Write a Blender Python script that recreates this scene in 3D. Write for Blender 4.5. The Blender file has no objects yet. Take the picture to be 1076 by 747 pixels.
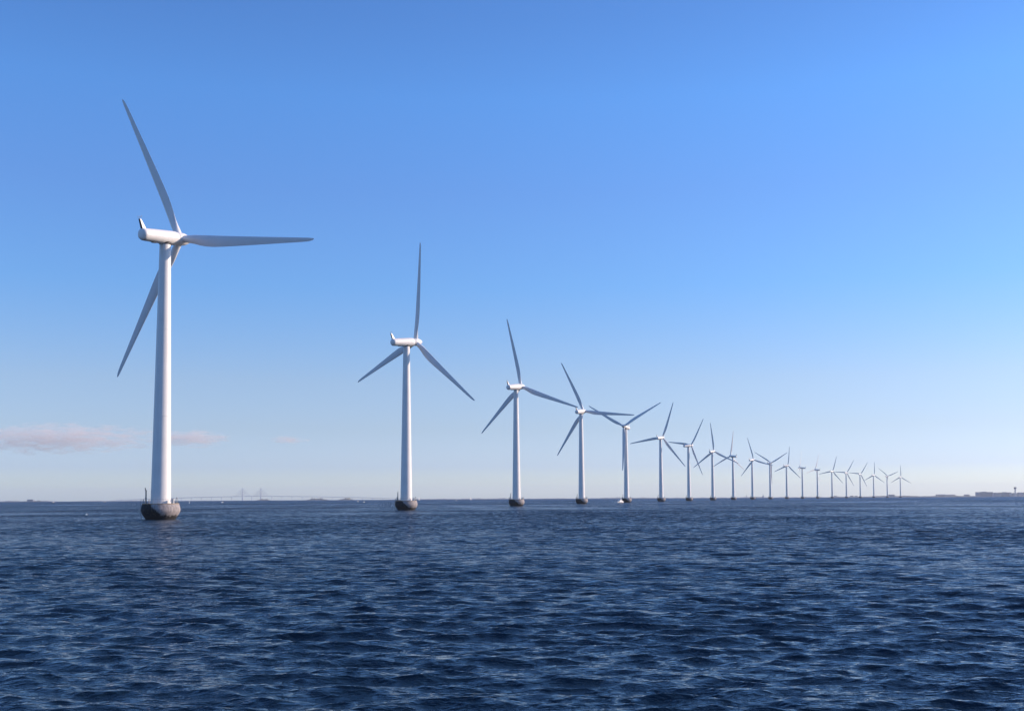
import bpy, bmesh, math, random
import numpy as np
from mathutils import Vector, Matrix
random.seed(7)
rng = np.random.default_rng(11)
scene = bpy.context.scene
COL = scene.collection
PI = math.pi
R_EARTH = 7.4e6          # effective radius: the sea curves away, the horizon lies about 8 km off

# ------------------------------------------------------------------ camera
CAM_H = 4.45
cd = bpy.data.cameras.new('camera'); cam = bpy.data.objects.new('camera', cd); COL.objects.link(cam)
scene.camera = cam
p, r = math.radians(4.2), math.radians(0.30)
F = Vector((0, math.cos(p), math.sin(p))); Rt = Vector((1, 0, 0)); U = Rt.cross(F)
R2 = math.cos(r)*Rt - math.sin(r)*U; U2 = R2.cross(F)
cam.matrix_world = Matrix(((R2.x, U2.x, -F.x, 0), (R2.y, U2.y, -F.y, 0), (R2.z, U2.z, -F.z, CAM_H), (0, 0, 0, 1)))
cd.sensor_width = 36; cd.lens = 1202/1076*36; cd.shift_y = 0.0568
cd.clip_start = 0.5; cd.clip_end = 90000

# ------------------------------------------------------------------ light
SUN_AZ, SUN_EL = math.radians(13), math.radians(23)      # azimuth measured from +X towards +Y
sdir = Vector((math.cos(SUN_EL)*math.cos(SUN_AZ), math.cos(SUN_EL)*math.sin(SUN_AZ), math.sin(SUN_EL)))
sl = bpy.data.lights.new('sun', 'SUN'); sun = bpy.data.objects.new('sun', sl); COL.objects.link(sun)
sl.energy = 4.5; sl.angle = math.radians(0.5); sl.color = (1.0, 0.79, 0.62)
sun.rotation_euler = sdir.to_track_quat('Z', 'Y').to_euler()
world = bpy.data.worlds.new('World'); scene.world = world; world.use_nodes = True
nt = world.node_tree; bg = nt.nodes['Background']
sky = nt.nodes.new('ShaderNodeTexSky'); sky.sky_type = 'NISHITA'; sky.sun_disc = False
sky.sun_elevation = SUN_EL; sky.sun_rotation = math.radians(90) - SUN_AZ
sky.altitude = 0; sky.air_density = 1.0; sky.dust_density = 0.6; sky.ozone_density = 4.0
# the sky of a cold clear evening is bluer than the model's: a colour balance by height above the horizon
TINT = [(0.0065, (1.30, 1.42, 1.6)), (0.0269, (0.935, 1.03, 1.5)), (0.0597, (0.90, 0.905, 1.16)), (0.1007, (0.925, 0.914, 1.096)), (0.1816, (0.693, 0.939, 1.248)), (0.2599, (0.708, 0.947, 1.318)), (0.3342, (0.683, 1.052, 1.465)), (0.397, (0.635, 0.955, 1.36))]
tcw = nt.nodes.new('ShaderNodeTexCoord'); sx = nt.nodes.new('ShaderNodeSeparateXYZ'); nt.links.new(tcw.outputs['Generated'], sx.inputs[0])
rp = nt.nodes.new('ShaderNodeValToRGB'); els = rp.color_ramp.elements; rp.color_ramp.interpolation = 'EASE'
rp.color_ramp.interpolation = 'LINEAR'
while len(els) < len(TINT): els.new(0.5)
for e_, (h_, c_) in zip(els, TINT): e_.position = h_
for e_, (h_, c_) in zip(els, TINT): e_.color = (c_[0]/3, c_[1]/3, c_[2]/3, 1)
nt.links.new(sx.outputs['Z'], rp.inputs[0])
vm = nt.nodes.new('ShaderNodeVectorMath'); vm.operation = 'MULTIPLY'; nt.links.new(sky.outputs[0], vm.inputs[0]); nt.links.new(rp.outputs[0], vm.inputs[1])
vs = nt.nodes.new('ShaderNodeVectorMath'); vs.operation = 'SCALE'; vs.inputs['Scale'].default_value = 3; nt.links.new(vm.outputs[0], vs.inputs[0])
nt.links.new(vs.outputs[0], bg.inputs[0]); bg.inputs[1].default_value = 0.12
scene.view_settings.view_transform = 'Standard'; scene.view_settings.look = 'None'
scene.view_settings.exposure = 0.35; scene.view_settings.gamma = 1.0
scene.cycles.volume_bounces = 3
scene.cycles.max_bounces = 6

# ------------------------------------------------------------------ helpers
def drop(x, y): return -(x*x + y*y)/(2*R_EARTH)
def at(px, Z, up=0.0):
    """a point on the sea surface, Z metres out, on the bearing of a column of the photograph"""
    lo, hi = -1.2, 1.2
    for _ in range(50):
        m = (lo+hi)/2
        d = Vector((m*Z, Z, drop(m*Z, Z)-CAM_H))
        x = 538 + 1202*d.dot(R2)/d.dot(F)
        if x < px: lo = m
        else: hi = m
    return Vector((m*Z, Z, drop(m*Z, Z)+up))

def mat(name, col, rough=0.6, metal=0.0, var=0.0, scale=1.0, spec=0.5, bump=0.0, col2=None):
    m = bpy.data.materials.new(name); m.use_nodes = True; t = m.node_tree; b = t.nodes['Principled BSDF']
    b.inputs['Base Color'].default_value = (*col, 1); b.inputs['Roughness'].default_value = rough
    b.inputs['Metallic'].default_value = metal; b.inputs['Specular IOR Level'].default_value = spec
    if var or col2:
        tc = t.nodes.new('ShaderNodeTexCoord'); n = t.nodes.new('ShaderNodeTexNoise')
        n.inputs['Scale'].default_value = scale; n.inputs['Detail'].default_value = 6
        t.links.new(tc.outputs['Object'], n.inputs['Vector'])
        rp = t.nodes.new('ShaderNodeValToRGB')
        c2 = col2 or tuple(c*(1-var) for c in col)
        rp.color_ramp.elements[0].position = .35; rp.color_ramp.elements[1].position = .65
        rp.color_ramp.elements[0].color = (*c2, 1); rp.color_ramp.elements[1].color = (*col, 1)
        t.links.new(n.outputs['Fac'], rp.inputs[0]); t.links.new(rp.outputs[0], b.inputs['Base Color'])
        if bump:
            bp = t.nodes.new('ShaderNodeBump'); bp.inputs['Strength'].default_value = bump
            bp.inputs['Distance'].default_value = 0.05
            t.links.new(n.outputs['Fac'], bp.inputs['Height']); t.links.new(bp.outputs[0], b.inputs['Normal'])
    return m

def obj(name, bm, m, parent=None, smooth=False, loc=None, rot=None):
    me = bpy.data.meshes.new(name)
    bmesh.ops.recalc_face_normals(bm, faces=bm.faces)
    bm.to_mesh(me); bm.free()
    for q in (m if isinstance(m, (list, tuple)) else [m]): me.materials.append(q)
    if smooth: me.polygons.foreach_set('use_smooth', [True]*len(me.polygons))
    if smooth == 'auto': me.set_sharp_from_angle(angle=math.radians(35))
    o = bpy.data.objects.new(name, me); COL.objects.link(o); o.parent = parent
    if loc: o.location = loc
    if rot: o.rotation_euler = rot
    return o
def thing(name, label, cat, loc=(0, 0, 0), rotz=0, group=None):
    o = bpy.data.objects.new(name, None); COL.objects.link(o); o.empty_display_size = 1
    o.location = loc; o.rotation_euler = (0, 0, rotz); o['label'] = label; o['category'] = cat
    if group: o['group'] = group
    return o

def box(bm, x0, x1, y0, y1, z0, z1, mi=0, M=None):
    vs = [bm.verts.new((x, y, z)) for z in (z0, z1) for x, y in ((x0, y0), (x1, y0), (x1, y1), (x0, y1))]
    if M:
        for v in vs: v.co = M @ v.co
    for f in ((3, 2, 1, 0), (4, 5, 6, 7), (0, 1, 5, 4), (1, 2, 6, 5), (2, 3, 7, 6), (3, 0, 4, 7)):
        bm.faces.new([vs[i] for i in f]).material_index = mi
def tube(bm, a, b, r0, r1=None, n=8, mi=0):
    a, b = Vector(a), Vector(b); r1 = r0 if r1 is None else r1
    q = (b-a).to_track_quat('Z', 'Y')
    A = [bm.verts.new(a + q @ Vector((r0*math.cos(t), r0*math.sin(t), 0))) for t in [2*PI*k/n for k in range(n)]]
    B = [bm.verts.new(b + q @ Vector((r1*math.cos(t), r1*math.sin(t), 0))) for t in [2*PI*k/n for k in range(n)]]
    for k in range(n): bm.faces.new((A[k], A[(k+1) % n], B[(k+1) % n], B[k])).material_index = mi
    bm.faces.new(A[::-1]).material_index = mi; bm.faces.new(B).material_index = mi
def loft(bm, rings, cap=True, mi=0):
    L = [[bm.verts.new(v) for v in ring] for ring in rings]; n = len(L[0])
    for i in range(len(L)-1):
        for k in range(n): bm.faces.new((L[i][k], L[i][(k+1) % n], L[i+1][(k+1) % n], L[i+1][k])).material_index = mi
    if cap: bm.faces.new(L[0][::-1]).material_index = mi; bm.faces.new(L[-1]).material_index = mi
    return L
def lathe(bm, prof, n=48, axis='Z', mi=0):
    rings = []
    for rr, z in prof:
        pts = [(rr*math.cos(2*PI*k/n), rr*math.sin(2*PI*k/n)) for k in range(n)]
        rings.append([Vector((a, b, z)) if axis == 'Z' else Vector((z, a, b)) for a, b in pts])
    return loft(bm, rings, mi=mi)

# ------------------------------------------------------------------ sea: one curved sheet of real waves
def build_sea():
    rr = [6.0]
    while rr[-1] < 19500:
        q = rr[-1]
        st = max(0.045, 0.30*q*q/(CAM_H*1142)) if q > 20 else 0.35
        if q > 60: st = min(st, 0.26 + 0.0016*(q-60))
        if q > 600: st = q*(0.0035 if q < 1500 else 0.014)
        rr.append(q+st)
    rr = np.array(rr)
    th = np.concatenate([np.linspace(-180, -31, 90)[:-1], np.linspace(-31, 31, 1350), np.linspace(31, 180, 90)[1:-1]])
    th = np.radians(th); nr, na = len(rr), len(th)
    dth = np.abs(np.roll(th, -1)-th); dth[-1] = math.radians(1.6)
    Rg, Tg = np.meshgrid(rr, th, indexing='ij')
    X = Rg*np.sin(Tg); Y = Rg*np.cos(Tg)
    dr = np.gradient(rr)[:, None]
    cell = np.maximum(np.broadcast_to(dr, X.shape), Rg*dth[None, :])
    # directional spectrum, wind blowing towards the left and the viewer
    N = 210
    lam = 0.22*(13/0.22)**((np.arange(N)+rng.random(N))/N)
    wind = math.radians(257)
    ang = wind + rng.normal(0, 1, N)*np.where(lam > 2.6, .24, .36)
    k = 2*PI/lam
    lp = 2.2
    # slope density peaked broadly; amplitude = slope/k
    sl_ = np.where(lam > lp, np.exp(-((np.log(lam/lp))/.52)**2), (lam/lp)**-0.10)
    sl_ = sl_*(1 + .55*np.exp(-(np.log(lam/1.05)/.5)**2) + .5*np.exp(-(np.log(lam/3.6)/.22)**2))
    sl_ = sl_*SLOPE*math.sqrt(2/N)*1.12
    amp = sl_/k
    ph = rng.random(N)*2*PI
    x = X.ravel(); y = Y.ravel(); c = cell.ravel()
    # slow gust patches
    g = np.zeros_like(x)
    for L, a0 in ((90, .5), (47, .35), (210, .6), (26, .3)):
        for _ in range(3):
            t = rng.random()*2*PI
            g += a0*np.sin((x*math.cos(t)+y*math.sin(t)*.45)*2*PI/L + rng.random()*6.3)
    gust = np.clip(1 + .13*g, .55, 1.5)
    dx = np.zeros_like(x); dy = np.zeros_like(x); z = np.zeros_like(x); lost = np.zeros_like(x)
    for i in range(N):
        w = np.clip((lam[i]/c - 2.2)/2.6, 0, 1)
        gi = gust if lam[i] < 4 else 1.0
        lost += .5*(sl_[i]*gi)**2*(1-w*w)
        idx = w > 0
        cx, sy = math.cos(ang[i]), math.sin(ang[i])
        pr = k[i]*(x[idx]*cx + y[idx]*sy) + ph[i]
        A = amp[i]*w[idx]*(gi[idx] if lam[i] < 4 else 1.0)
        z[idx] += A*np.cos(pr)
        s = -A*np.sin(pr)*.9
        dx[idx] += s*cx; dy[idx] += s*sy
    z += -(x*x+y*y)/(2*R_EARTH)
    V = np.stack([x+dx, y+dy, z], 1)
    V = np.concatenate([V, [[0, 0, 0]]]).astype(np.float32)
    I = np.arange(nr*na).reshape(nr, na); J = np.roll(I, -1, axis=1)
    quads = np.stack([I[:-1], I[1:], J[1:], J[:-1]], -1).reshape(-1, 4)
    tris = np.stack([I[0], J[0], np.full(na, nr*na)], -1)
    me = bpy.data.meshes.new('sea')
    me.vertices.add(len(V)); me.vertices.foreach_set('co', V.ravel())
    loops = np.concatenate([quads.ravel(), tris.ravel()]).astype(np.int32)
    tot = np.concatenate([np.full(len(quads), 4), np.full(len(tris), 3)]).astype(np.int32)
    st = np.concatenate([[0], np.cumsum(tot)[:-1]]).astype(np.int32)
    me.loops.add(len(loops)); me.loops.foreach_set('vertex_index', loops)
    me.polygons.add(len(tot)); me.polygons.foreach_set('loop_start', st)
    me.polygons.foreach_set('use_smooth', np.ones(len(tot), dtype=bool))
    me.update(calc_edges=True); me.validate()
    a = me.attributes.new('rough', 'FLOAT', 'POINT')
    a.data.foreach_set('value', np.concatenate([np.sqrt(lost), [0]]).astype(np.float32))
    o = bpy.data.objects.new('sea', me); COL.objects.link(o); o['kind'] = 'structure'
    print('sea verts', len(V))
    m = bpy.data.materials.new('sea water'); m.use_nodes = True; t = m.node_tree; b = t.nodes['Principled BSDF']
    b.inputs['Base Color'].default_value = (0.005, 0.014, 0.025, 1)
    b.inputs['IOR'].default_value = 1.333
    at_ = t.nodes.new('ShaderNodeAttribute'); at_.attribute_name = 'rough'
    b.inputs['Roughness'].default_value = .035
    def mth(op, *ins):
        n_ = t.nodes.new('ShaderNodeMath'); n_.operation = op
        for i_, v_ in enumerate(ins):
            if isinstance(v_, (int, float)): n_.inputs[i_].default_value = v_
            else: t.links.new(v_, n_.inputs[i_])
        return n_.outputs[0]
    def vec(op, *ins):
        n_ = t.nodes.new('ShaderNodeVectorMath'); n_.operation = op
        for i_, v_ in enumerate(ins):
            if isinstance(v_, tuple): n_.inputs[i_].default_value = v_
            elif op == 'SCALE' and i_ == 1:
                if isinstance(v_, (int, float)): n_.inputs['Scale'].default_value = v_
                else: t.links.new(v_, n_.inputs['Scale'])
            else: t.links.new(v_, n_.inputs[i_])
        return n_.outputs['Value'] if op == 'LENGTH' else n_.outputs['Vector']
    tc = t.nodes.new('ShaderNodeTexCoord')
    mp = t.nodes.new('ShaderNodeMapping'); mp.inputs['Scale'].default_value = (.5, 1, 1)
    t.links.new(tc.outputs['Object'], mp.inputs[0])
    prev = None
    for sc, dist, stg in ((2.2, .14, 1.0), (6.0, .06, 1.0), (17.0, .018, 1.0)):
        n = t.nodes.new('ShaderNodeTexNoise'); n.inputs['Scale'].default_value = sc; n.inputs['Detail'].default_value = 3; n.inputs['Roughness'].default_value = .55
        n.inputs['Distortion'].default_value = .4
        t.links.new(mp.outputs[0], n.inputs['Vector'])
        bp = t.nodes.new('ShaderNodeBump'); bp.inputs['Distance'].default_value = dist; bp.inputs['Strength'].default_value = stg
        t.links.new(n.outputs['Fac'], bp.inputs['Height'])
        if prev: t.links.new(prev.outputs[0], bp.inputs['Normal'])
        prev = bp
    # waves too fine for the mesh: random facet slopes of the same steepness, with the facets
    # that lean towards the viewer hiding those that lean away at grazing angles
    def noise(sc, det, rgh, stretch):
        q = t.nodes.new('ShaderNodeMapping'); q.inputs['Scale'].default_value = (stretch, 1, 1)
        t.links.new(tc.outputs['Object'], q.inputs[0])
        n_ = t.nodes.new('ShaderNodeTexNoise'); n_.inputs['Scale'].default_value = sc; n_.inputs['Detail'].default_value = det; n_.inputs['Roughness'].default_value = rgh
        t.links.new(q.outputs[0], n_.inputs['Vector']); return n_
    gst = noise(.012, 4, .6, .5)
    gain = mth('MULTIPLY_ADD', gst.outputs['Fac'], 1.6, .2)
    sig = mth('MULTIPLY', at_.outputs['Fac'], gain)
    f1 = noise(1.1, 10, .72, .75)
    sv = vec('SUBTRACT', f1.outputs['Color'], (.5, .5, .5)); sv = vec('MULTIPLY', sv, (.2, 1.15, 0)); sv = vec('SCALE', sv, mth('MULTIPLY', sig, 5.6))
    ge = t.nodes.new('ShaderNodeNewGeometry'); inc = ge.outputs['Incoming']
    ih = vec('MULTIPLY', inc, (1, 1, 0)); ln = vec('LENGTH', ih); ihn = vec('NORMALIZE', ih)
    sz = t.nodes.new('ShaderNodeSeparateXYZ'); t.links.new(inc, sz.inputs[0])
    tanp = mth('DIVIDE', sz.outputs['Z'], ln)
    s1 = mth('MULTIPLY', sig, .84)
    s1q = mth('MULTIPLY', s1, s1)
    den = mth('SQRT', mth('ADD', mth('MULTIPLY', tanp, tanp), mth('MULTIPLY', s1q, .64)))
    bias = mth('DIVIDE', s1q, mth('MAXIMUM', den, .0005))
    nn = vec('ADD', prev.outputs[0], sv); nn = vec('ADD', nn, vec('SCALE', ihn, bias)); nn = vec('NORMALIZE', nn)
    t.links.new(nn, b.inputs['Normal'])
    me.materials.append(m)
SLOPE = 0.215
build_sea()

# ------------------------------------------------------------------ wind turbines
M_white = mat('white turbine paint', (.79, .77, .735), .38, var=.05, scale=.35)
M_tower = mat('white tower paint', (.79, .77, .735), .42, var=.07, scale=.25)
def streaks(m, c1, c2, zs):
    t = m.node_tree; b = t.nodes['Principled BSDF']; src = b.inputs['Base Color'].links[0].from_socket
    tc = t.nodes.new('ShaderNodeTexCoord'); mp = t.nodes.new('ShaderNodeMapping'); mp.inputs['Scale'].default_value = (1.6, 1.6, zs)
    n = t.nodes.new('ShaderNodeTexNoise'); n.inputs['Scale'].default_value = 1.4; n.inputs['Detail'].default_value = 6
    t.links.new(tc.outputs['Object'], mp.inputs[0]); t.links.new(mp.outputs[0], n.inputs['Vector'])
    rr = t.nodes.new('ShaderNodeMapRange'); rr.inputs['From Min'].default_value = .52; rr.inputs['From Max'].default_value = .75; rr.inputs['To Max'].default_value = c1
    mx = t.nodes.new('ShaderNodeMix'); mx.data_type = 'RGBA'; mx.inputs['B'].default_value = (*c2, 1)
    t.links.new(n.outputs['Fac'], rr.inputs['Value']); t.links.new(rr.outputs[0], mx.inputs['Factor']); t.links.new(src, mx.inputs['A'])
    t.links.new(mx.outputs['Result'], b.inputs['Base Color'])
streaks(M_tower, .45, (.52, .48, .44), .045)
streaks(M_white, .35, (.55, .50, .46), 1.0)
M_blade = mat('pale grey blade gelcoat', (.70, .71, .72), .35, var=.05, scale=.3)
M_dark = mat('dark finish', (.02, .02, .025), .6)
M_steel = mat('galvanised steel', (.28, .29, .30), .5, metal=.6, var=.3, scale=5)
M_yellow = mat('dull yellow paint', (.36, .25, .12), .7, var=.4, scale=3)

def concrete():
    m = mat('marine concrete', (.36, .32, .31), .85, col2=(.23, .21, .21), scale=2.2, bump=.6)
    t = m.node_tree; b = t.nodes['Principled BSDF']; src = b.inputs['Base Color'].links[0].from_socket
    tc = t.nodes.new('ShaderNodeTexCoord'); sp = t.nodes.new('ShaderNodeSeparateXYZ'); t.links.new(tc.outputs['Object'], sp.inputs[0])
    # algae and wet band, joined with painted shade, creeping up from the waterline with a ragged edge, rust and rain streaks below the rim
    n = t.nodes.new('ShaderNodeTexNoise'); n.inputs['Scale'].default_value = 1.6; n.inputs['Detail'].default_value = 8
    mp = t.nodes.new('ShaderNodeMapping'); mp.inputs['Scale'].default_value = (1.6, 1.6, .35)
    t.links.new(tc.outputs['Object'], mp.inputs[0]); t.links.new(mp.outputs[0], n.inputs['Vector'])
    # band raised on the left: shade of that side painted into the colour
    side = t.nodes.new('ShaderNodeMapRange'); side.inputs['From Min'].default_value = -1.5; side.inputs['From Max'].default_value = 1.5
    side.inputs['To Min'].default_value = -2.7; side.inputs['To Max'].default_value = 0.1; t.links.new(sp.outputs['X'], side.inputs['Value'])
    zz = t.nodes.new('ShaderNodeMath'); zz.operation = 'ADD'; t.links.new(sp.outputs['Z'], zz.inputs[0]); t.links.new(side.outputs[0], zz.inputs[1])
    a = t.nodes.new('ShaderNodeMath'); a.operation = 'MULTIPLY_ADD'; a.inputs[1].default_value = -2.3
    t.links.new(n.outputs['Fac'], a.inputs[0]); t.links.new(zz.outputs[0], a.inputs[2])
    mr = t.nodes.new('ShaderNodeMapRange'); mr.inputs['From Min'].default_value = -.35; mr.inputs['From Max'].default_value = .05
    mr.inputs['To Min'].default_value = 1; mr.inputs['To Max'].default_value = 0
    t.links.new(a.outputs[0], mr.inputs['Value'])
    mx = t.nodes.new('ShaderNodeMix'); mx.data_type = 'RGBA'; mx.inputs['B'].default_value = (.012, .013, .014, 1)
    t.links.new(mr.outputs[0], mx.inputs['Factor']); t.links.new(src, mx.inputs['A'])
    n2 = t.nodes.new('ShaderNodeTexNoise'); n2.inputs['Scale'].default_value = 2.6; n2.inputs['Detail'].default_value = 5
    mp2 = t.nodes.new('ShaderNodeMapping'); mp2.inputs['Scale'].default_value = (2, 2, .12)
    t.links.new(tc.outputs['Object'], mp2.inputs[0]); t.links.new(mp2.outputs[0], n2.inputs['Vector'])
    mr2 = t.nodes.new('ShaderNodeMapRange'); mr2.inputs['From Min'].default_value = .56; mr2.inputs['From Max'].default_value = .68; mr2.inputs['To Max'].default_value = .7
    t.links.new(n2.outputs['Fac'], mr2.inputs['Value'])
    mx2 = t.nodes.new('ShaderNodeMix'); mx2.data_type = 'RGBA'; mx2.inputs['B'].default_value = (.12, .095, .07, 1)
    t.links.new(mr2.outputs[0], mx2.inputs['Factor']); t.links.new(mx.outputs['Result'], mx2.inputs['A'])
    t.links.new(mx2.outputs['Result'], b.inputs['Base Color'])
    return m
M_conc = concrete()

DECK = 3.46
OVH, TILT = 4.8, math.radians(6)
def make_turbine():
    root = thing('wind_turbine', 'x', 'wind turbine')
    # foundation: tub-shaped concrete caisson with an inward taper to the waterline
    bm = bmesh.new()
    lathe(bm, [(2.9, -2.5), (3.0, -.6), (3.18, 0), (3.55, .6), (3.9, 1.15), (4.16, 1.65), (4.27, 2.05), (4.24, 2.5), (4.12, 3.0), (4.03, 3.3), (4.0, DECK), (2.1, DECK+.02)], 64)
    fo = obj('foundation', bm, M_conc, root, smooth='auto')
    bm = bmesh.new()
    for k in range(22):
        t = 2*PI*k/22
        if 10 < math.degrees(t) < 34: continue
        c = Vector((3.82*math.cos(t), 3.82*math.sin(t), DECK)); tube(bm, c, c+Vector((0, 0, 1.05)), .035, n=6)
        t2 = 2*PI*(k+1)/22; d = Vector((3.82*math.cos(t2), 3.82*math.sin(t2), DECK))
        if 10 < math.degrees(t2) < 34: continue
        for hh in (.55, 1.05): tube(bm, c+Vector((0, 0, hh)), d+Vector((0, 0, hh)), .024, n=5)
    obj('railing', bm, M_steel, fo)
    bm = bmesh.new()     # kerb round the deck
    n = 64
    loft(bm, [[Vector((q*math.cos(2*PI*k/n), q*math.sin(2*PI*k/n), z)) for k in range(n)] for q, z in ((3.7, DECK+.02), (3.98, DECK+.02), (3.98, DECK+.17), (3.7, DECK+.17), (3.7, DECK+.03))], cap=False)
    obj('deck_kerb', bm, M_yellow, fo)
    bm = bmesh.new()     # davit crane on the left rim
    tube(bm, (-3.15, -.6, DECK), (-3.15, -.6, DECK+3.1), .19, .14, 10)
    tube(bm, (-3.15, -.6, DECK+2.9), (-2.95, -1.9, DECK+3.6), .12, .08, 8)
    tube(bm, (-3.15, -.6, DECK+1.8), (-3.02, -1.4, DECK+3.25), .045, n=6)
    tube(bm, (-2.95, -1.88, DECK+3.5), (-2.95, -1.88, DECK+2.5), .015, n=5)
    box(bm, -3.3, -3.0, -.78, -.5, DECK+1.1, DECK+1.5)
    tube(bm, (-3.15, -.6, DECK), (-3.15, -.6, DECK+.12), .26, n=12)
    obj('davit_crane', bm, M_steel, fo, smooth='auto')
    bm = bmesh.new()     # switch cabinet, and lamp on a short post
    box(bm, 2.75, 3.3, -1.5, -.95, DECK+.02, DECK+1.15); box(bm, 2.7, 3.35, -1.55, -.9, DECK+1.15, DECK+1.2)
    obj('cabinet', bm, M_white, fo)
    bm = bmesh.new()
    tube(bm, (3.55, .2, DECK), (3.55, .2, DECK+1.25), .06, n=6); tube(bm, (3.55, .2, DECK+1.2), (3.55, .2, DECK+1.5), .2, .14, 10)
    obj('marker_light', bm, M_steel, fo)
    bm = bmesh.new()
    tube(bm, (-3.6, .9, DECK), (-3.6, .9, DECK+1.25), .06, n=6); tube(bm, (-3.6, .9, DECK+1.2), (-3.6, .9, DECK+1.5), .2, .14, 10)
    obj('marker_light', bm, M_steel, fo)
    bm = bmesh.new()     # boat ladder, facing the viewer's left
    ca, sa = math.cos(math.radians(200)), math.sin(math.radians(200))
    for s in (-.28, .28):
        P = lambda q, z: (q*ca - s*sa, q*sa + s*ca, z)
        tube(bm, P(3.75, -.8), P(4.45, 2.1), .05, n=6); tube(bm, P(4.45, 2.1), P(4.2, DECK+1), .05, n=6)
    for j in range(13):
        z = -.5+j*.36; q = 3.75+.241*(z+.8) if z < 2.1 else 4.45-.25*(z-2.1)/2.36
        tube(bm, (q*ca+.28*sa, q*sa-.28*ca, z), (q*ca-.28*sa, q*sa+.28*ca, z), .025, n=5)
    obj('boat_ladder', bm, M_steel, fo)
    # tower
    bm = bmesh.new()
    prof = [(2.26, DECK+.02), (2.26, DECK+.12), (2.19, DECK+.14)]
    z0, z1 = DECK+.14, 62.35
    for j in range(1, 25):
        f = j/24; rad = 2.19 - (2.19-1.24)*f
        z = z0+(z1-z0)*f
        if j in (8, 16): prof += [(rad, z-.06), (rad+.045, z-.05), (rad+.045, z+.05), (rad, z+.06)]
        else: prof.append((rad, z))
    lathe(bm, prof, 64)
    tw = obj('tower', bm, M_tower, root, smooth='auto')
    bm = bmesh.new()
    Md = Matrix.Rotation(math.radians(75), 4, 'Z')
    box(bm, 2.0, 2.26, -.45, .45, DECK+.55, DECK+2.65, M=Md)
    box(bm, 2.1, 2.9, -.5, .5, DECK+.45, DECK+.52, M=Md)
    obj('door', bm, M_steel, tw)
    bm = bmesh.new(); lathe(bm, [(1.22, 62.2), (1.36, 62.36), (1.36, 62.75), (1.2, 62.9)], 40)
    obj('yaw_bearing', bm, M_dark, tw, smooth='auto')
    # nacelle along +X, a slim rounded drum
    bm = bmesh.new()
    prof = []
    for s, z in ((.02, -7.5), (.55, -7.48), (.95, -7.4), (1.2, -7.25), (1.34, -7.0), (1.39, -6.65), (1.43, -5.4), (1.5, -3.5), (1.57, -.5), (1.62, 1.6), (1.6, 2.6), (1.5, 3.15), (1.38, 3.35), (1.2, 3.38)): prof.append((s, z))
    lathe(bm, prof, 48, 'X')
    for v in bm.verts:                          # belly fairing over the yaw bearing
        if v.co.z < -.6 and -2.0 < v.co.x < 2.2: v.co.z -= .12
    na = obj('nacelle', bm, M_white, root, smooth='auto')
    bm = bmesh.new()     # swept tail fin on the rear: pale sides, dark trailing face
    h0, h1 = 1.15, 3.35
    A = [(-7.15, -.34), (-5.9, -.24), (-5.9, .24), (-7.15, .34)]; B = [(-7.75, -.24), (-7.3, -.14), (-7.3, .14), (-7.75, .24)]
    va = [bm.verts.new((x, y, h0)) for x, y in A]; vb = [bm.verts.new((x, y, h1)) for x, y in B]
    for i in range(4):
        f = bm.faces.new((va[i], va[(i+1) % 4], vb[(i+1) % 4], vb[i])); f.material_index = 1 if i == 3 else 0
    bm.faces.new(va[::-1]); bm.faces.new(vb)
    obj('tail_fin', bm, [M_white, M_dark], na)
    bm = bmesh.new()
    tube(bm, (-7.55, 0, 3.3), (-7.55, 0, 3.95), .035, n=6); tube(bm, (-7.55, -.55, 3.72), (-7.55, .55, 3.72), .03, n=6)
    for s in (-.55, .55):
        tube(bm, (-7.55, s, 3.72), (-7.55, s, 3.98), .025, n=6)
        tube(bm, (-7.67, s, 3.98), (-7.43, s, 3.98), .05, .03, 6)
    obj('wind_sensor', bm, M_steel, na)
    bm = bmesh.new(); box(bm, -4.2, -2.9, -.34, .34, -1.60, -1.44); obj('service_hatch', bm, M_dark, na)
    # hub with three blades as its pieces
    bm = bmesh.new()
    lathe(bm, [(1.1, -1.35), (1.36, -1.3), (1.46, -1.0), (1.5, 0), (1.42, .9), (1.22, 1.6), (.98, 2.2), (.72, 2.75), (.5, 3.05), (.28, 3.22), (.02, 3.28)], 40, 'X')
    hub = obj('rotor_hub', bm, M_white, root, smooth='auto')
    bm = bmesh.new()
    # station: radius, chord, thickness, twist, share of chord ahead of the blade axis
    S = [(1.0, 1.6, 1.6, 0, .5), (1.5, 1.66, 1.66, 0, .5), (2.3, 1.70, 1.6, 2, .5), (3.4, 1.86, 1.35, 7, .465), (4.8, 2.14, 1.08, 10, .42), (6.4, 2.44, .84, 11, .375), (8, 2.62, .70, 10.5, .34),
         (10, 2.66, .58, 9, .31), (13, 2.5, .46, 7.2, .295), (17, 2.22, .36, 5, .29), (21, 1.93, .29, 3.4, .29), (25, 1.64, .23, 2.2, .29), (29, 1.36, .18, 1.3, .3), (32.5, 1.12, .14, .8, .3),
         (35, .95, .115, .4, .31), (36.5, .8, .09, .2, .33), (37.4, .58, .06, 0, .36), (37.85, .32, .03, 0, .42), (38.0, .1, .015, 0, .5)]
    rings = []
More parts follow.
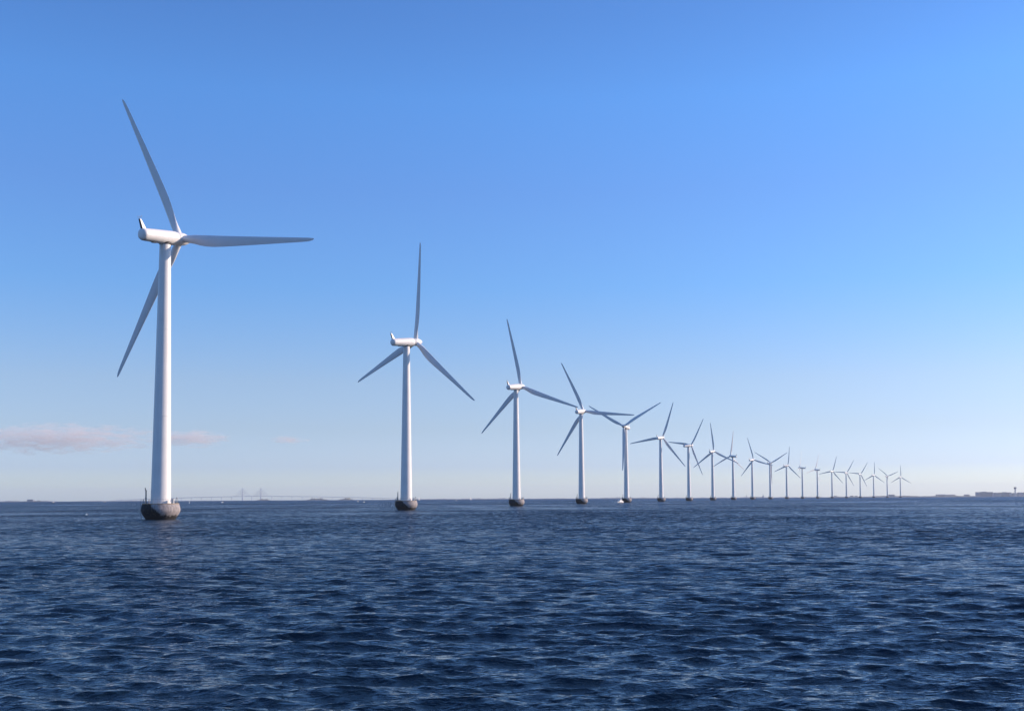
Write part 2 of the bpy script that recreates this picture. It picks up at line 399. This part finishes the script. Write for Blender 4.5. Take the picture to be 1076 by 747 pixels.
    for q, ch, tk, tw_, ah in S:
        e = max(0, min(1, (q-2.3)/4.0)); ring = []
        a = math.radians(tw_+2)
        for k in range(28):
            t = 2*PI*k/28; c = (1+math.cos(t))/2              # 1 = leading, 0 = trailing
            s_ = 1-c
            yt = 5*(.2969*math.sqrt(s_)-.126*s_-.3516*s_**2+.2843*s_**3-.1015*s_**4)*tk*1.0
            air = (ch*(c-1+ah), (yt if math.sin(t) >= 0 else -yt*.8))
            cir = (ch/2*math.cos(t), tk/2*math.sin(t))
            u, w = cir[0]*(1-e)+air[0]*e, cir[1]*(1-e)+air[1]*e
            ring.append(Vector((-w*math.cos(a)+u*math.sin(a), u*math.cos(a)+w*math.sin(a), q)))
        rings.append(ring)
    loft(bm, rings)
    bl = obj('blade', bm, M_blade, hub, smooth=True)
    for k in (1, 2):
        b2 = bl.copy(); COL.objects.link(b2); b2.parent = hub; b2.rotation_euler = (k*2*PI/3, 0, 0)
    return root

def pose(root, x, y, z, yaw, ph):
    root.location = (x, y, z)
    w = math.radians(yaw)
    for c in root.children:
        k = c.name.split('.')[0]
        if k == 'nacelle': c.location = (0, 0, 64); c.rotation_euler = (0, -TILT, w)
        if k == 'rotor_hub':
            a = Vector((math.cos(w)*math.cos(TILT), math.sin(w)*math.cos(TILT), math.sin(TILT)))
            c.location = Vector((0, 0, 64)) + OVH*a; c.rotation_euler = (math.radians(ph), -TILT, w)
def copy_tree(o, parent=None):
    c = o.copy(); COL.objects.link(c); c.parent = parent
    for ch in list(o.children): copy_tree(ch, c)
    return c

T = [  # x, y, yaw of the rotor axis, blade phase, label
 (-78.75, 256.9, 63, 96, 'nearest and tallest white wind turbine on concrete base at far left, one blade level'),
 (-40.2, 434.3, 48, 10, 'second nearest white wind turbine, one blade upright, the others drooping either side'),
 (2.2, 613.7, 54, 110, 'third wind turbine from the left, lower right blade reaching its neighbour'),
 (47.9, 793.1, 62, 96, 'fourth wind turbine from the left, one blade pointing level to the right'),
 (96.8, 972.4, -117, 60, 'wind turbine with the small white boat moored at its foot'),
 (149.4, 1151.3, 56, 22, 'sixth wind turbine from the left, just right of the one with the boat'),
 (204.9, 1330.1, 36, 38, 'seventh wind turbine from the left, one thin blade pointing level to the left'),
 (263.8, 1508.5, 54, 116, 'eighth wind turbine from the left, dark blade upright, wide open rotor'),
 (325.2, 1686.8, 123, 4, 'ninth wind turbine from the left, narrow rotor with pale upright blade'),
 (390.6, 1864.5, 43, 106, 'tenth wind turbine from the left, two blades crossing those of its neighbour'),
 (459.4, 2041.6, 48, 62, 'distant wind turbine with its blades set like a letter Y, left of the turned one'),
 (531.1, 2218.3, 36, 12, 'distant wind turbine between the Y-shaped rotor and the edge-on rotor'),
 (606.1, 2394.4, 159, 16, 'distant wind turbine turned edge-on with nacelle showing as a level bar'),
 (684.2, 2569.9, 132, 16, 'distant wind turbine just right of the edge-on one, narrow rotor'),
 (765.6, 2744.7, 46, 20, 'fifteenth wind turbine from the left, sixth from the far end'),
 (850.4, 2918.6, 46, 34, 'fifth wind turbine from the far right end of the row'),
 (938.3, 3091.7, 44, 36, 'fourth wind turbine from the far right end of the row'),
 (1028.9, 3264.3, 40, 6, 'third wind turbine from the far right end, one blade upright'),
 (1123.4, 3435.6, 42, 70, 'second last wind turbine at the far right, blades set like a letter Y'),
 (1220.7, 3606.1, 48, 2, 'farthest and smallest wind turbine at the right end of the row')]
t0 = make_turbine()
roots = [t0] + [copy_tree(t0) for _ in T[1:]]
for o, (x, y, yaw, ph, lab) in zip(roots, T):
    pose(o, x, y, drop(x, y), yaw, ph); o['label'] = lab; o['group'] = 'offshore wind turbines in a curving row'

# ------------------------------------------------------------------ boats
M_hullw = mat('white hull paint', (.75, .74, .72), .35, var=.06, scale=1)
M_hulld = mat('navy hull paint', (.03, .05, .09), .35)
M_sail = mat('sailcloth', (.78, .77, .74), .8, var=.05, scale=.6)
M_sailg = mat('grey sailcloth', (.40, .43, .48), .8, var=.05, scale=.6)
M_glass = mat('tinted window', (.02, .03, .04), .1)
M_wood = mat('teak', (.28, .17, .09), .6, var=.3, scale=4)
M_orange = mat('orange plastic', (.70, .20, .06), .5)

def hull_bm(L, B, fb, n=14, draft=.5):
    bm = bmesh.new(); rings = []
    for i in range(n+1):
        f = i/n; x = -L/2+L*f
        w = B/2*(.82+.18*math.sin(PI*min(1, f*1.4)))*(1-max(0, (f-.45)/.55)**2.2)
        w = max(w, .02); sh = fb*(1+.35*max(0, f-.4)**1.2); xx = x
        rings.append([Vector((xx, -w, sh)), Vector((xx-.02*L*f, -w*.92, fb*.35)), Vector((xx-.05*L*f, -w*.6, -draft*.4)), Vector((xx-.07*L*f, 0, -draft)),
                      Vector((xx-.05*L*f, w*.6, -draft*.4)), Vector((xx-.02*L*f, w*.92, fb*.35)), Vector((xx, w, sh)), Vector((xx, 0, sh*1.02))])
    loft(bm, rings); return bm
def motorboat(loc, rz, L, label, group=None, hm=None):
    t = thing('motorboat', label, 'boat', loc, rz, group); s = L/10
    hull = obj('hull', hull_bm(L, 3.1*s, 1.05*s), hm or M_hullw, t, smooth='auto')
    bm = bmesh.new()
    for i, (x0, x1, w, z0, z1) in enumerate(((-2.2, 2.3, 1.15, .95, 1.7), (-1.2, 1.5, 1.0, 1.7, 2.65))):
        vs = [(x0*s, -w*s, z0*s), (x1*s, -w*s, z0*s), (x1*s, w*s, z0*s), (x0*s, w*s, z0*s)]
        k = .9; vt = [(x0*s, -w*k*s, z1*s), ((x1-.45)*s, -w*k*s, z1*s), ((x1-.45)*s, w*k*s, z1*s), (x0*s, w*k*s, z1*s)]
        loft(bm, [[Vector(v) for v in vs], [Vector(v) for v in vt]])
    cb = obj('cabin', bm, M_hullw, t)
    for sd in (-1, 1):
        bm = bmesh.new(); box(bm, -1.0*s, .95*s, sd*.985*s-.03*s, sd*.985*s+.03*s, 1.95*s, 2.35*s); obj('window', bm, M_glass, cb)
    bm = bmesh.new(); box(bm, 1.15*s, 1.3*s, -.8*s, .8*s, 1.95*s, 2.35*s); obj('window', bm, M_glass, cb)
    bm = bmesh.new(); tube(bm, (-.6*s, 0, 2.6*s), (-.6*s, 0, 4.6*s), .05*s, n=6); tube(bm, (-.6*s, -.5*s, 3.6*s), (-.6*s, .5*s, 3.6*s), .04*s, n=6); obj('mast', bm, M_steel, t)
    bm = bmesh.new()
    for sd in (-1, 1):
        for i in range(7):
            x = (-4.6+i*.45)*s; tube(bm, (x, sd*1.25*s, 1.0*s), (x, sd*1.25*s, 1.8*s), .03*s, n=5)
        tube(bm, (-4.6*s, sd*1.25*s, 1.8*s), (-1.9*s, sd*1.25*s, 1.8*s), .035*s, n=5)
    obj('railing', bm, M_steel, t)
    return t
def sailboat(loc, rz, H, label, group=None, sm=None, hm=None):
    t = thing('sailboat', label, 'sailboat', loc, rz, group); s = H/12
    obj('hull', hull_bm(9.5*s, 2.9*s, .95*s), hm or M_hullw, t, smooth='auto')
    bm = bmesh.new(); box(bm, -1*s, 2.2*s, -.8*s, .8*s, .9*s, 1.4*s); obj('cabin', bm, M_hullw, t)
    bm = bmesh.new(); tube(bm, (.8*s, 0, .9*s), (.8*s, 0, 12*s), .1*s, .06*s); tube(bm, (.8*s, 0, 1.9*s), (-3.4*s, 0, 1.9*s), .08*s); obj('mast', bm, M_steel, t)
    def sail(name, A, B, C, belly):
        bm = bmesh.new(); A, B, C = map(Vector, (A, B, C)); n = 8; g = {}
        for side in (0, 1):
            for i in range(n+1):
                for j in range(n+1-i):
                    u, v = i/n, j/n; w = 1-u-v
                    q = A*w+B*u+C*v
                    q.y += belly*27*u*v*w*s + (.02*s if side else -.02*s)
                    g[side, i, j] = bm.verts.new(q*1)
            for i in range(n):
                for j in range(n-i):
                    bm.faces.new((g[side, i, j], g[side, i+1, j], g[side, i, j+1]))
                    if j < n-i-1: bm.faces.new((g[side, i+1, j], g[side, i+1, j+1], g[side, i, j+1]))
        obj(name, bm, sm or M_sail, t, smooth=True)
    sail('mainsail', (.7*s, 0, 2.1*s), (-3.3*s, .3*s, 2.1*s), (.75*s, 0, 11.8*s), .45)
    sail('jib', (4.4*s, 0, 1.3*s), (.4*s, .7*s, 1.6*s), (1.0*s, 0, 10.6*s), .5)
    return t
motorboat(at(651.5, 925), math.radians(50), 10.5, 'small white passenger boat lying beside the foot of the fifth turbine')
sg = 'sailboats far out near the horizon'
sailboat(at(440.4, 2900), math.radians(75), 10.5, 'small white sail just right of the second turbine base', sg)
sailboat(at(494.7, 3400), math.radians(60), 11, 'small white sailboat midway between the second and third turbines', sg)
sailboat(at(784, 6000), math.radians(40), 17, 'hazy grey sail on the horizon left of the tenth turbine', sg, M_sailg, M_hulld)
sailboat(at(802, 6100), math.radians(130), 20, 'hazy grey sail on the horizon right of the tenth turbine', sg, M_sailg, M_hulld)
sailboat(at(199, 1350), math.radians(100), 4.2, 'tiny dinghy with a pale sail right of the nearest turbine', sg)
mg = 'small motorboats out on the water'
motorboat(at(479.6, 2100), math.radians(55), 4.2, 'tiny white motorboat left of the midway sailboat', mg)
motorboat(at(56, 2000), math.radians(50), 8, 'low white motorboat with dark hull at the far left under the horizon', mg, M_hulld)
motorboat(at(110, 2600), math.radians(60), 5, 'tiny white motorboat between left edge and nearest turbine', mg)
motorboat(at(233.5, 1650), math.radians(48), 4, 'tiny white motorboat below the bridge pylons', mg)
motorboat(at(376, 1750), math.radians(52), 3.6, 'tiny white motorboat left of the second turbine, the farther of two', mg)
motorboat(at(382.5, 1450), math.radians(52), 3, 'tiny white motorboat left of the second turbine, the nearer of two', mg)
# a small marker float left of the nearest turbine
c = at(91, 345)
t = thing('marker_buoy', 'small white marker float bobbing left of the nearest turbine', 'buoy', c)
bm = bmesh.new(); lathe(bm, [(.08, -.2), (.22, -.1), (.26, .06), (.2, .18), (.08, .24)], 20); obj('float', bm, M_hullw, t, smooth='auto')
bm = bmesh.new(); tube(bm, (0, 0, .3), (0, 0, .75), .03, n=6); obj('pole', bm, M_steel, t)

# ------------------------------------------------------------------ far shores
M_land = mat('scrubby low land', (.075, .085, .05), .9, col2=(.14, .11, .08), scale=.02)
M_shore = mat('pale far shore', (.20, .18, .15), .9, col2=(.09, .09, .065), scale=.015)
def land(name, px0, px1, Z, H, depth, m, seed, taper=.15, base=.45):
    rs = random.Random(seed); bm = bmesh.new()
    a, b = at(px0, Z), at(px1, Z); L = (b-a).length; n = max(10, int(L/9)); ro = 6
    ph = [(rs.random()*6.3, 2*PI/(L/q), ww) for q, ww in ((3.1, .3), (7.3, .22), (17, .2), (41, .15), (97, .12))]
    rows = []
    for j in range(ro+1):
        v = j/ro; row = []
        for i in range(n+1):
            u = i/n; q = a.lerp(b, u); env = min(1, u/taper, (1-u)/taper)
            hh = base + sum(ww*math.sin(k_*u*L+p_ + j*.9) for p_, k_, ww in ph) + rs.uniform(-.10, .10)
            hh = max(.12, hh)*H*env*math.sin(PI*min(.97, max(.0, v)))**.5
            y = q.y+v*depth; row.append(bm.verts.new((q.x*(1+v*depth/Z), y, drop(q.x, y)-1.0+(hh+1 if 0 < j < ro else 0))))
        rows.append(row)
    for j in range(ro):
        for i in range(n): bm.faces.new((rows[j][i], rows[j][i+1], rows[j+1][i+1], rows[j+1][i]))
    o = obj(name, bm, m); o['kind'] = 'structure'; return o
land('coast', 866, 1290, 7100, 6.5, 420, M_land, 3, .03, .8)
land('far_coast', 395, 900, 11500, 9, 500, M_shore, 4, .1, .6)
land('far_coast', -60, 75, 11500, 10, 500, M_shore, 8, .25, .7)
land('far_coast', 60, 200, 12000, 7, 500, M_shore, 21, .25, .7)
land('island', 269, 285, 7600, 9, 220, M_land, 5, .3, .8)
land('island', 321, 346, 7600, 12, 260, M_land, 6, .3, .8)
land('island', 356, 372, 7500, 13, 220, M_land, 9, .35, .8)
land('island', 22, 48, 7700, 7, 220, M_land, 10, .3, .8)

M_wallw = mat('pale render', (.55, .53, .50), .8, var=.1, scale=.05)
M_wallg = mat('blue grey cladding', (.22, .25, .31), .6, var=.15, scale=.05)
M_wallp = mat('pinkish render', (.52, .47, .46), .8, var=.1, scale=.05)
M_roof = mat('dark roof', (.20, .20, .21), .8)
M_win = mat('far window band', (.05, .07, .09), .25)
def building(px0, px1, Z, H, depth, wall, label, floors=3, roof='flat', name='building'):
    a, b = at(px0, Z), at(px1, Z); c = (a+b)/2; w = (b-a).length
    t = thing(name, label, 'building', c, math.atan2((b-a).y, (b-a).x))
    bm = bmesh.new(); box(bm, -w/2, w/2, 0, depth, -2, H); obj('wall', bm, wall, t)
    bm = bmesh.new()
    if roof == 'flat': box(bm, -w/2-.6, w/2+.6, -.6, depth+.6, H+.01, H+1.0)
    else:
        rh = min(5, depth*.3); S_ = [(-.8, H+.01), (depth/2, H+rh), (depth+.8, H+.01)]
        loft(bm, [[Vector((x, y, z)) for y, z in S_] for x in (-w/2-.6, w/2+.6)])
    rf = obj('roof', bm, M_roof, t)
    if roof == 'flat' and w > 40:
        bm = bmesh.new(); box(bm, -w*.2, w*.12, depth*.3, depth*.6, H+1.0, H+3.4); obj('plant_room', bm, wall, rf)
    for f in range(floors):
        bm = bmesh.new(); z = (f+.35)*H/floors; hh = H/floors*.42; box(bm, -w/2+w*.05, w/2-w*.05, -.25, .1, z, z+hh)
        obj('window', bm, M_win, t)
    return t
building(1029, 1043.6, 7150, 28, 60, M_wallg, 'large blue grey block on the far right shore, left of the control tower', 4)
building(1043.9, 1051.2, 7130, 22, 40, M_wallp, 'pinkish sunlit building next to the large grey block on the far shore', 3)
building(1051.5, 1063, 7180, 25, 40, M_wallg, 'long grey terminal building between pinkish block and control tower', 3)
building(1063.4, 1071.5, 7130, 20, 40, M_wallw, 'pale low building at the foot of the control tower', 3)
building(1072.5, 1092, 7200, 25, 50, M_wallp, 'reddish building at the right edge beyond the control tower', 3)
building(985, 993.5, 7200, 11.5, 30, M_wallw, 'low pale hangar on the far shore left of the grey block', 1, 'gable')
building(994.5, 1004, 7250, 10, 30, M_wallg, 'low grey shed beside the pale hangar on the far shore', 1, 'gable')
building(934.4, 940.2, 7150, 15, 26, M_wallw, 'white building on the shore between the last two turbines', 2)
building(894.2, 896.6, 7180, 9, 20, M_wallg, 'small grey building on the shore right of the sixteenth turbine', 3)
building(899.2, 901, 7200, 8, 20, M_wallw, 'small pale building on the shore left of the seventeenth turbine', 2)
building(877, 879.5, 7200, 6, 20, M_wallp, 'low pinkish house at the left tip of the far shore', 2, 'gable')
building(28.4, 34.6, 7720, 14, 26, M_wallg, 'dark fort-like building on the low island at far left', 2)
building(1014, 1019, 7200, 10, 20, M_wallp, 'low pinkish shed between hangars and grey block on the far shore', 1, 'gable')
c = at(1067, 7060)
t = thing('control_tower', 'airport control tower with wide dark glazed cab on the far right shore', 'tower', c)
bm = bmesh.new(); lathe(bm, [(5, -2), (4.6, 4), (4.2, 30), (4.2, 44)], 24); obj('shaft', bm, M_wallw, t, smooth='auto')
bm = bmesh.new(); lathe(bm, [(4.2, 44.01), (6.5, 47), (7.4, 51), (7.6, 51.5)], 24); cb = obj('cab', bm, M_wallg, t, smooth='auto')
bm = bmesh.new(); lathe(bm, [(7.2, 51.52), (8.0, 56.5)], 24); obj('window', bm, M_win, cb, smooth='auto')
bm = bmesh.new(); lathe(bm, [(8.2, 56.52), (8.2, 57.4), (3, 58.2)], 24); tube(bm, (0, 0, 58), (0, 0, 64), .25); obj('roof', bm, M_roof, t, smooth='auto')

# ------------------------------------------------------------------ the long bridge
M_bconc = mat('bridge concrete', (.5, .5, .5), .8, var=.1, scale=.01)
ZB = 15500
a, b = at(122, ZB), at(418, ZB); pk = at(270, ZB)
br = thing('cable_stayed_bridge', 'faint long cable-stayed bridge with two tall pylons on the horizon', 'bridge', (pk.x, pk.y, 0))
X0, X1 = a.x-pk.x, b.x-pk.x
def dz(x): return 46 - 42*(abs(x)/max(abs(X0), X1))**1.6
bm = bmesh.new(); rings = []
for i in range(81):
    x = X0+(X1-X0)*i/80; z = dz(x); rings.append([Vector((x, -12, z-6)), Vector((x, 12, z-6)), Vector((x, 14, z)), Vector((x, -14, z))])
loft(bm, rings); obj('deck', bm, M_bconc, br)
P1, P2 = at(254.7, ZB).x-pk.x, at(274.0, ZB).x-pk.x
for xp in (P1, P2):
    bm = bmesh.new()
    for s in (-17, 17): tube(bm, (xp, s, -20), (xp, s, 155), 4, 2.6, 8)
    box(bm, xp-3, xp+3, -17, 17, dz(xp)-16, dz(xp)-10); py = obj('pylon', bm, M_bconc, br)
    for s in (-1, 1):
        bm = bmesh.new()
        for j in range(1, 9):
            tube(bm, (xp, s*16, 60+11*j), (xp+14*j, s*14, dz(xp)), .45, n=4); tube(bm, (xp, s*16, 60+11*j), (xp-14*j, s*14, dz(xp)), .45, n=4)
        obj('stay_cables', bm, M_steel, py)
pier = None
for i in range(28):
    x = X0+(X1-X0)*(i+.5)/28
    if abs(x-P1) < 70 or abs(x-P2) < 70: continue
    z = dz(x)-6
    bm = bmesh.new(); box(bm, x-3, x+3, -10, 10, -22, z-.05); obj('pier', bm, M_bconc, br)

# ------------------------------------------------------------------ haze: one closed box of thin air
bm = bmesh.new(); box(bm, -20500, 20500, -20500, 20500, -29, 190)
m = bpy.data.materials.new('haze air'); m.use_nodes = True; t = m.node_tree; t.nodes.clear()
o_ = t.nodes.new('ShaderNodeOutputMaterial'); v = t.nodes.new('ShaderNodeVolumePrincipled')
v.inputs['Color'].default_value = (.80, .88, 1.0, 1); v.inputs['Density'].default_value = 4.3e-5; v.inputs['Anisotropy'].default_value = .2
t.links.new(v.outputs[0], o_.inputs['Volume'])
hz = obj('haze', bm, m); hz['kind'] = 'stuff'

# ------------------------------------------------------------------ clouds low in the left sky, beyond the haze
def cloud(px, py, wpx, hpx, seed, dens, ZC=24000):
    c = at(px, ZC); k = ZC/1202
    eye = 522.9+(538-px)*.0052
    c.z = (eye-py)*k+CAM_H
    bm = bmesh.new(); bmesh.ops.create_icosphere(bm, subdivisions=4, radius=1)
    for q in bm.verts: q.co = Vector((q.co.x*wpx/2*k, q.co.y*700, q.co.z*hpx/2*k))
    m = bpy.data.materials.new('cloud vapour'); m.use_nodes = True; t = m.node_tree; t.nodes.clear()
    o_ = t.nodes.new('ShaderNodeOutputMaterial'); v = t.nodes.new('ShaderNodeVolumePrincipled')
    tc = t.nodes.new('ShaderNodeTexCoord')
    mp = t.nodes.new('ShaderNodeMapping'); mp.inputs['Scale'].default_value = (1/520, 1/450, 1/120); mp.inputs['Location'].default_value = (seed, seed*1.7, 0)
    n = t.nodes.new('ShaderNodeTexNoise'); n.inputs['Scale'].default_value = 1.5; n.inputs['Detail'].default_value = 6; n.inputs['Roughness'].default_value = .62
    t.links.new(tc.outputs['Object'], mp.inputs[0]); t.links.new(mp.outputs[0], n.inputs['Vector'])
    mp2 = t.nodes.new('ShaderNodeMapping'); mp2.inputs['Scale'].default_value = (2/(wpx*k), 1/700, 2/(hpx*k))
    t.links.new(tc.outputs['Object'], mp2.inputs[0])
    ln = t.nodes.new('ShaderNodeVectorMath'); ln.operation = 'LENGTH'; t.links.new(mp2.outputs[0], ln.inputs[0])
    s1 = t.nodes.new('ShaderNodeMath'); s1.operation = 'MULTIPLY_ADD'; s1.inputs[1].default_value = -.27
    t.links.new(ln.outputs['Value'], s1.inputs[0]); t.links.new(n.outputs['Fac'], s1.inputs[2])
    mr = t.nodes.new('ShaderNodeMapRange'); mr.inputs['From Min'].default_value = .27; mr.inputs['From Max'].default_value = .45
    mr.inputs['To Min'].default_value = 0; mr.inputs['To Max'].default_value = dens
    t.links.new(s1.outputs[0], mr.inputs['Value']); t.links.new(mr.outputs[0], v.inputs['Density'])
    v.inputs['Color'].default_value = (1, .91, .87, 1); v.inputs['Anisotropy'].default_value = .1
    t.links.new(v.outputs[0], o_.inputs['Volume'])
    o = obj('cloud', bm, m, loc=c); o['kind'] = 'structure'
    return o
cloud(55, 461, 250, 36, 1.3, .0017)
cloud(200, 461, 86, 20, 5.1, .0018)
cloud(303, 462, 44, 8, 9.4, .0012)
